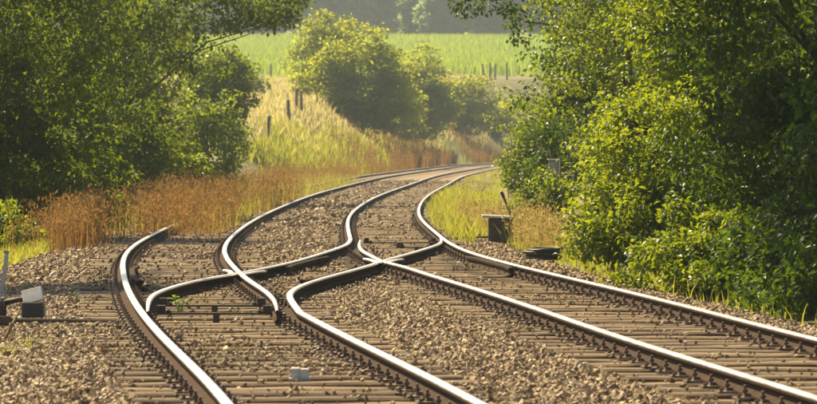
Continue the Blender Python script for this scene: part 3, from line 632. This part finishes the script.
# ------------------------------------------------------------------ grasses (stuff)
def grass(name, label, x, z, h0, h1, w0, m, seed, lean=.25, head=0, hw=.03, cat='grass', zg=None, var=1.0):
    r_ = np.random.default_rng(seed); k = len(x); g = ground_at(x, z) if zg is None else zg
    B = np.c_[x, z, g - .02]; h = r_.uniform(h0, h1, k) * (1 + var * (.32 * vnoise(x * 2.1, z * .6) + .18 * vnoise(x * 5, z * 1.7))); a = r_.uniform(0, 6.28, k); ln = r_.normal(0, lean, (k, 2)) * h[:, None]
    Wv = np.c_[np.cos(a), np.sin(a), np.zeros(k)] * (w0 * r_.uniform(.6, 1.3, k))[:, None]
    T = B + np.c_[ln, h]; Md = B + np.c_[ln * .35, h * .55]
    V = np.stack([B - Wv / 2, B + Wv / 2, Md - Wv * .4, Md + Wv * .4, T], 1).reshape(-1, 3); o = (np.arange(k) * 5)[:, None]
    Fq = o + np.array([[0, 1, 3, 2]]); Ft = o + np.array([[2, 3, 4]]); tone = np.repeat(np.clip(r_.normal(.5, .27, k) + .2 * vnoise(x * .9, z * .5), 0, 1), 5); Fs = [Fq, Ft]
    if head:
        q = np.repeat(np.arange(k), head); t = r_.uniform(.55, 1.02, len(q))[:, None]
        Ph = B[q] + np.c_[ln[q], h[q]] * t; D = unit(r_.normal(size=(len(q), 3)) * .7 + np.array([0, 0, 1.0])); N = unit(r_.normal(size=(len(q), 3)))
        Vh, Fh, nv = leaf_geo(Ph, D, N, r_.uniform(.05, .12, len(q)), hw * r_.uniform(.6, 1.3, len(q)), False)
        Fs = [np.vstack([Fq, Fh + len(V)]), Ft]; V = np.vstack([V, Vh]); tone = np.concatenate([tone, np.repeat(np.clip(r_.normal(.55, .25, len(q)), 0, 1), nv)])
    return tag(link(name, np_mesh(name, V, Fs, m, False, tone)), label, cat, kind='stuff')
def ground_at(x, z): return np.maximum(ground_h(x, z), bed_top(x, z) - .01)
def blob(n, x0, z0, sx, sz, r_): return x0 + r_.normal(0, sx, n), z0 + r_.normal(0, sz, n)
def along(n, za, zb, oa, ob, r_, base=xa):
    z = r_.uniform(za, zb, n); return base(z) + r_.uniform(oa, ob, n), z
def join(*p): return np.concatenate([q[0] for q in p]), np.concatenate([q[1] for q in p])
g_ = np.random.default_rng(101)
x, z = join(along(700, 73, 88, -1.5, .4, g_), along(260, 60, 80, -3.0, -1.3, g_), along(750, 84, 100, -2.2, -.1, g_), along(1700, 98, 130, -2.6, .5, g_), along(1700, 82, 128, -3.8, -1.6, g_), along(2200, 130, 190, -3.4, -.95, g_), along(2400, 190, 275, -3.6, -1.1, g_), blob(900, -5.75, 69, .22, 1.6, g_), blob(700, -4.9, 83, .5, 3, g_)); k = (vnoise(x * 1.9 + 3, z * .33) > -.3) | (z < 76); x, z = x[k], z[k]
grass('reddish_grass', 'tall rust coloured grass growing over and beside the left track', x, z, .4, 1.02, .011, M['rust_grass'], 61, .14, 5, .02)
x, z = along(2000, 76, 190, -3.4, .4, g_); grass('dry_weeds', 'straw coloured stems mixed among the reddish grass', x, z, .35, .8, .012, M['straw'], 72, .15, 3, .02)
x, z = along(5200, 77, 190, -3.6, .4, g_); grass('verge_grass', 'green grass blades mixed among the reddish grass', x, z, .3, .7, .014, M['grass'], 71, .2)
z = 250 + 170 * g_.random(4200) ** .6; x = xa(z) - 1.6 - g_.exponential(1.5, len(z)); k = vnoise(x * .8, z * .21) > -.35; x, z = x[k], z[k]; grass('reddish_grass', 'rust coloured grass on the bank under the middle bushes', x, z, .9, 1.5, .05, M['rust_grass'], 62, .12, 5, .08)
zl = g_.uniform(54, 74, 6500); xl = xa(zl) - 2.2 - g_.exponential(.9, 6500) - np.abs(zl - 64) * .03
x, z = xl, zl; k = x < xa(z) - 2.0
grass('verge_grass', 'short bright green grass by the lever at the left edge', x[k], z[k], .10, .32, .016, M['grass'], 63, .4)
x, z = join(along(9000, 70, 150, .98, 3.0, g_, xb), along(2600, 150, 300, 1.0, 3.2, g_, xb)); k = (vnoise(x * 1.7, z * .35) > -.55) & ~((np.abs(x - 1.62) < .42) & (z > 67) & (z < 73.6))
grass('verge_grass', 'yellow green grass growing up to the right rail before the bend', x[k], z[k], .12, .42, .016, M['grass'], 64, .35)
x, z = along(8000, 36, 74, 2.0, 4.2, g_, xb); k = x > xb(z) + 1.9 + .35 * vnoise(z * 1.1, x); k &= g_.random(len(x)) < np.clip((x - xb(z) - 1.7) / .8, .15, 1); k &= (z > 48) | (g_.random(len(x)) < .35); k &= ~((z > 55) & (z < 62.6) & (np.abs(x - 2.12) < .42))
grass('verge_grass', 'grass strip between the right ballast edge and the bushes', x[k], z[k], .10, .38, .014, M['grass'], 65, .35)
x, z = join(along(700, 66, 82, 2.1, 2.9, g_, xb), along(700, 76, 100, 1.7, 3.4, g_, xb), blob(450, 2.55, 67.5, .16, 1.4, g_))
grass('dry_weeds', 'tall golden dry weeds beside the dark coil and the point box', x, z, .25, .75, .012, M['straw'], 66, .2, 4, .02)
x, z = along(15000, 185, 430, -7.5, -2.4, g_); k = (x > -.075 * z) & (g_.random(len(x)) < np.clip((430 - z) / 130, 0, 1)) & (x > xa(z) - 6.2 + 1.1 * vnoise(z * .4, x * .3))
grass('bank_grass', 'tall yellow green grass on the bank below the middle bush', x[k], z[k], .35, .8, .05, M['grass'], 67, .3)
n_ = 46000; z = 190 + 300 * g_.random(n_) ** .8; x = g_.uniform(-.075, .02, n_) * z; k = x < xa(z) - 5.2 + 1.3 * vnoise(z * .33 + 2, x * .4)
grass('meadow_grass', 'pale dry meadow grass on the slope behind the fence posts', x[k], z[k], .3, .75, .08, M['meadow'], 68, .35)
zz_, xx_ = np.meshgrid(np.arange(505, 800, 1.7), np.arange(-62, 62, 1.25)); zz_ = zz_.ravel() + g_.uniform(-.5, .5, zz_.size); xx_ = xx_.ravel() + g_.uniform(-.3, .3, xx_.size)
k = (np.abs(xx_) < .105 * zz_); x = np.repeat(xx_[k], 6); z = np.repeat(zz_[k], 6); x = x + g_.uniform(-.5, .5, len(x)); z = z + g_.uniform(-.85, .85, len(z))
grass('corn_field', 'green field of maize on the rising ground before the far wood', x, z, 1.6, 2.05, .13, M['corn'], 69, .28, cat='crop', var=.12)
x, z = join(blob(260, -2.35, 43, .1, 2, g_), blob(110, -1.75, 37.6, .14, .4, g_), blob(420, -3.28, 34, .10, 1.0, g_), blob(140, -1.1, 31, .5, 3, g_), blob(160, 1.75, 50, .12, 1.5, g_), blob(160, .3, 72, .3, 1.5, g_), blob(140, -.1, 64, .25, 1.2, g_), blob(110, 2.3, 50, .06, 3, g_), along(300, 30, 60, -3.2, -2.2, g_))
grass('ballast_weeds', 'sparse green grass blades sprouting between the ballast stones', x, z, .04, .14, .01, M['grass'], 70, .5)

# ------------------------------------------------------------------ weeds in the ballast
def weed(label, px, Z, h, nl, L, seed, m='weed'):
    r_ = np.random.default_rng(seed); x = (px - 408.5) / FOC * Z
    root = tag(empty('weed_plant', (x, Z, -.05)), label, 'weed', 'weeds in the ballast')
    mb = MB(); tips = []
    for i in range(3):
        a = r_.uniform(0, 6.28); e = Vector((math.cos(a) * h * .3, math.sin(a) * h * .3, h * r_.uniform(.7, 1))); mb.tube([(0, 0, 0), e * .5 + Vector((0, 0, h * .1)), e], [.006, .005, .003], 5); tips.append(e)
    link('stem', mb.mesh('stem', M['weed']), root)
    for i in range(nl):
        e = np.array(tips[i % 3]) * r_.uniform(.35, 1.0); a = r_.uniform(0, 6.28)
        D = unit(np.array([[math.cos(a), math.sin(a), r_.uniform(-.2, .5)]])); Vv, Ff, nv = leaf_geo(e[None], D, unit(np.array([[r_.normal() * .3, r_.normal() * .3, 1]])), [L * r_.uniform(.7, 1.2)], [L * .45])
        link('leaf', np_mesh('leaf', Vv, Ff, M[m], False, np.full(5, r_.uniform(.3, 1))), root)
weed('bright green weed growing between the switch blade and the first stretcher bar', 180, 40.0, .22, 22, .10, 1)
weed('small green weed near the right switch blade of the left track', 232, 39.3, .07, 10, .06, 2)
weed('tiny green weed on the ballast between the two tracks', 342, 41.5, .06, 8, .05, 3)
weed('green weed beside the point lever at the left', 74, 45, .10, 10, .06, 4)
weed('low yellow green weed beside the right rail of the right track', 500, 53.5, .12, 14, .06, 5)
weed('green weed at the second set of points', 402, 63.5, .10, 10, .06, 6)

# ------------------------------------------------------------------ trackside things
# hand lever with counterweight, left
lv_ = tag(empty('point_lever', (-3.92, 38.6, -.12)), 'hand point lever with black and white counterweight at the left edge', 'point lever')
mb = MB(); mb.box((0, 0, .06), (.34, .5, .12)); mb.box((0, -.12, .2), (.05, .05, .26)); mb.box((0, .12, .2), (.05, .05, .26)); mb.tube([(0, -.2, .28), (0, .2, .28)], .035, 8); link('bearing', mb.mesh('bearing', M['iron'], bevel=.006), lv_)
mb = MB(); mb.tube([(0, 0, .28), (.14, 0, .31), (.30, 0, .33)], [.03, .026, .024], 8); link('lever_arm', mb.mesh('lever_arm', M['iron'], True), lv_)
mb = MB(); mb.box((.30, 0, .22), (.21, .24, .15), taper=.94); cw = link('counterweight', mb.mesh('counterweight', M['black'], bevel=.01), lv_); cw['label'] = 'black weight with a white painted sloping top'
mb = MB(); mb.box((.295, -.035, .352), (.20, .03, .16), rx=-.62, ry=-.25); link('white_face', mb.mesh('white_face', M['white'], bevel=.006), cw)
mb = MB(); mb.tube([(-.02, -.3, .13), (.7, -.33, .125), (1.15, -.36, .115), (1.45, -.42, .09)], .02, 7); mb.box((.05, -.3, .13), (.12, .06, .07)); link('operating_rod', mb.mesh('operating_rod', M['iron']), lv_)
# fallen stake at the lower left edge
mb = MB(); mb.tube([(0, 0, -.05), (.09, .1, .12), (.17, .25, .30)], [.018, .016, .010], 7); mb.tube([(.09, .1, .12), (.12, .04, .2)], [.010, .006], 6)
tag(link('wooden_stick', mb.mesh('wooden_stick', M['sleeper'], True), None, (-3.66, 35.6, -.1)), 'pale dry stick poking up from the gravel below the point lever', 'stick')
# grey sign stake at the left edge above the lever
st = tag(empty('marker_stake', (-4.72, 46.6, -.14)), 'leaning pale grey stake at the left edge above the point lever', 'stake')
mb = MB(); mb.box((0, 0, .26), (.05, .04, .62), ry=.12, taper=.9); link('post', mb.mesh('post', M['palemetal'], bevel=.004), st)
mb = MB(); mb.box((.035, 0, .585), (.06, .05, .03), ry=.12); link('cap', mb.mesh('cap', M['greymetal'], bevel=.004), st)
# point box with lever, right
pb = tag(empty('point_box', (1.66, 73, -.07)), 'dark point box with a pale flat lid and a leaning lever, right of the rails', 'point box')
mb = MB(); mb.box((0, 0, .22), (.42, .5, .44), taper=.94); link('housing', mb.mesh('housing', M['darkwood'], bevel=.012), pb)
mb = MB(); mb.box((-.03, 0, .468), (.58, .62, .045), ry=.05); link('lid', mb.mesh('lid', M['palemetal'], bevel=.008), pb)
mb = MB(); mb.tube([(.24, -.1, .15), (.22, -.1, .45), (.06, -.1, .86)], [.026, .024, .02], 8); mb.box((.055, -.1, .87), (.06, .05, .12), ry=-.4); link('lever_arm', mb.mesh('lever_arm', M['iron'], bevel=.004), pb)
mb = MB(); mb.tube([(-.2, -.1, .10), (-.75, -.3, .09), (-1.0, -.5, .08)], .018, 7); link('operating_rod', mb.mesh('operating_rod', M['iron']), pb)
mb = MB(); mb.box((.30, -.1, .09), (.24, .34, .18)); link('bearing', mb.mesh('bearing', M['iron'], bevel=.008), pb)
# dark coil
co = tag(empty('cable_coil', (2.10, 62.0, -.08)), 'low dark coil lying on the ballast between right rail and bushes', 'coil')
rr_ = random.Random(8)
for k in range(5):
    mb = MB(); a0 = .27 - .012 * (k % 3); pts = [(math.cos(t * .5236) * (a0 + rr_.uniform(-.012, .012)), math.sin(t * .5236) * a0, .03 + .034 * k + rr_.uniform(-.008, .008)) for t in range(13)]
    mb.tube(pts, .024, 7); link('loop', mb.mesh('loop', M['rubber'], True), co, (rr_.uniform(-.05, .05), rr_.uniform(-.05, .05), 0), (rr_.uniform(-.06, .06), rr_.uniform(-.06, .06), 0))
mb = MB(); mb.tube([(0, 0, 0), (0, 0, .17)], [.24, .22], 14); link('core', mb.mesh('core', M['darkwood']), co)
# grey cabinet on a post at the edge of the right bank
cb_ = tag(empty('trackside_cabinet', (3.30, 91, float(ground_h(3.3, 91)) - .2)), 'small grey cabinet on a post among the bushes of the right bank', 'cabinet')
mb = MB(); mb.box((0, 0, .5), (.09, .09, 1.1)); link('post', mb.mesh('post', M['greymetal'], bevel=.006), cb_)
mb = MB(); mb.box((0, 0, 1.3), (.22, .18, .36)); bx_ = link('box', mb.mesh('box', M['greymetal'], bevel=.012), cb_)
mb = MB(); mb.box((0, 0, 1.495), (.28, .24, .03)); link('lid', mb.mesh('lid', M['palemetal'], bevel=.006), cb_)
mb = MB(); mb.box((-.01, -.096, 1.3), (.17, .012, .30)); mb.box((.05, -.108, 1.3), (.02, .014, .06)); link('door', mb.mesh('door', M['greymetal'], bevel=.003), bx_)
mb = MB(); mb.box((.128, -.08, 1.27), (.03, .05, .42)); link('edge_strip', mb.mesh('edge_strip', M['white'], bevel=.004), cb_)
# small pale block between the rails
bl = tag(empty('track_block', ((300 - 408.5) / FOC * 28.6, 28.6, .0)), 'small pale grey block fixed to a sleeper of the left track', 'block')
mb = MB(); mb.box((-.033, 0, .045), (.064, .1, .085), taper=.97); link('half', mb.mesh('half', M['concrete'], bevel=.006), bl)
mb = MB(); mb.box((.034, .004, .042), (.064, .1, .078), taper=.97); link('half', mb.mesh('half', M['concrete'], bevel=.006), bl)
mb = MB(); mb.box((0, 0, .005), (.16, .15, .02)); link('base_plate', mb.mesh('base_plate', M['greymetal'], bevel=.004), bl)

# fence posts in the meadow
def post(label, px, Z, h, lean, rad=.09):
    x = (px - 408.5) / FOC * Z; mb = MB(); mb.tube([(0, 0, -.3), (lean * .5, 0, h * .5), (lean, 0, h - .06), (lean, 0, h)], [rad * 1.1, rad, rad * .95, rad * .5], 8)
    tag(link('fence_post', mb.mesh('fence_post', M['post'], True), None, (x, Z, float(ground_h(x, Z)))), label, 'fence post', 'fence posts')
post('nearest leaning meadow fence post, just right of the lone rounded shrub', 268, 215, 1.15, .05, .10)
post('second meadow fence post, thick and dark, left of the bank grass', 289, 246, 1.4, -.06, .12)
post('left one of the close pair of meadow fence posts', 296, 268, 1.5, .04, .10)
post('right one of the close pair of meadow fence posts', 301.5, 271, 1.5, -.03, .10)
post('meadow fence post at the foot of the middle bush', 314, 318, 1.9, .05, .13)
post('lone thin post at the edge of the maize field on the left', 271, 470, 2.0, .0, .10)
for i, (px, q) in enumerate(((483, 'leftmost'), (490, 'second from left'), (495, 'third from left'), (507, 'rightmost'))):
    post('%s of the four pale posts before the maize on the right' % q, px, 480, 1.9 + .2 * (i % 2), .04 * (i % 3 - 1), .11)

# ------------------------------------------------------------------ haze
mb = MB(); mb.box((0, 1300, 55), (3400, 3500, 120)); hz = link('haze', mb.mesh('haze', []))
m = bpy.data.materials.new('haze_air'); m.use_nodes = True; n = m.node_tree.nodes; n.remove(n['Principled BSDF'])
pv = n.new('ShaderNodeVolumePrincipled'); pv.inputs['Color'].default_value = (.72, .86, .97, 1); pv.inputs['Density'].default_value = .00027; pv.inputs['Anisotropy'].default_value = .35
m.node_tree.links.new(pv.outputs[0], n['Material Output'].inputs['Volume']); hz.data.materials.append(m)
tag(hz, 'thin warm summer haze over the valley', 'haze', kind='stuff')
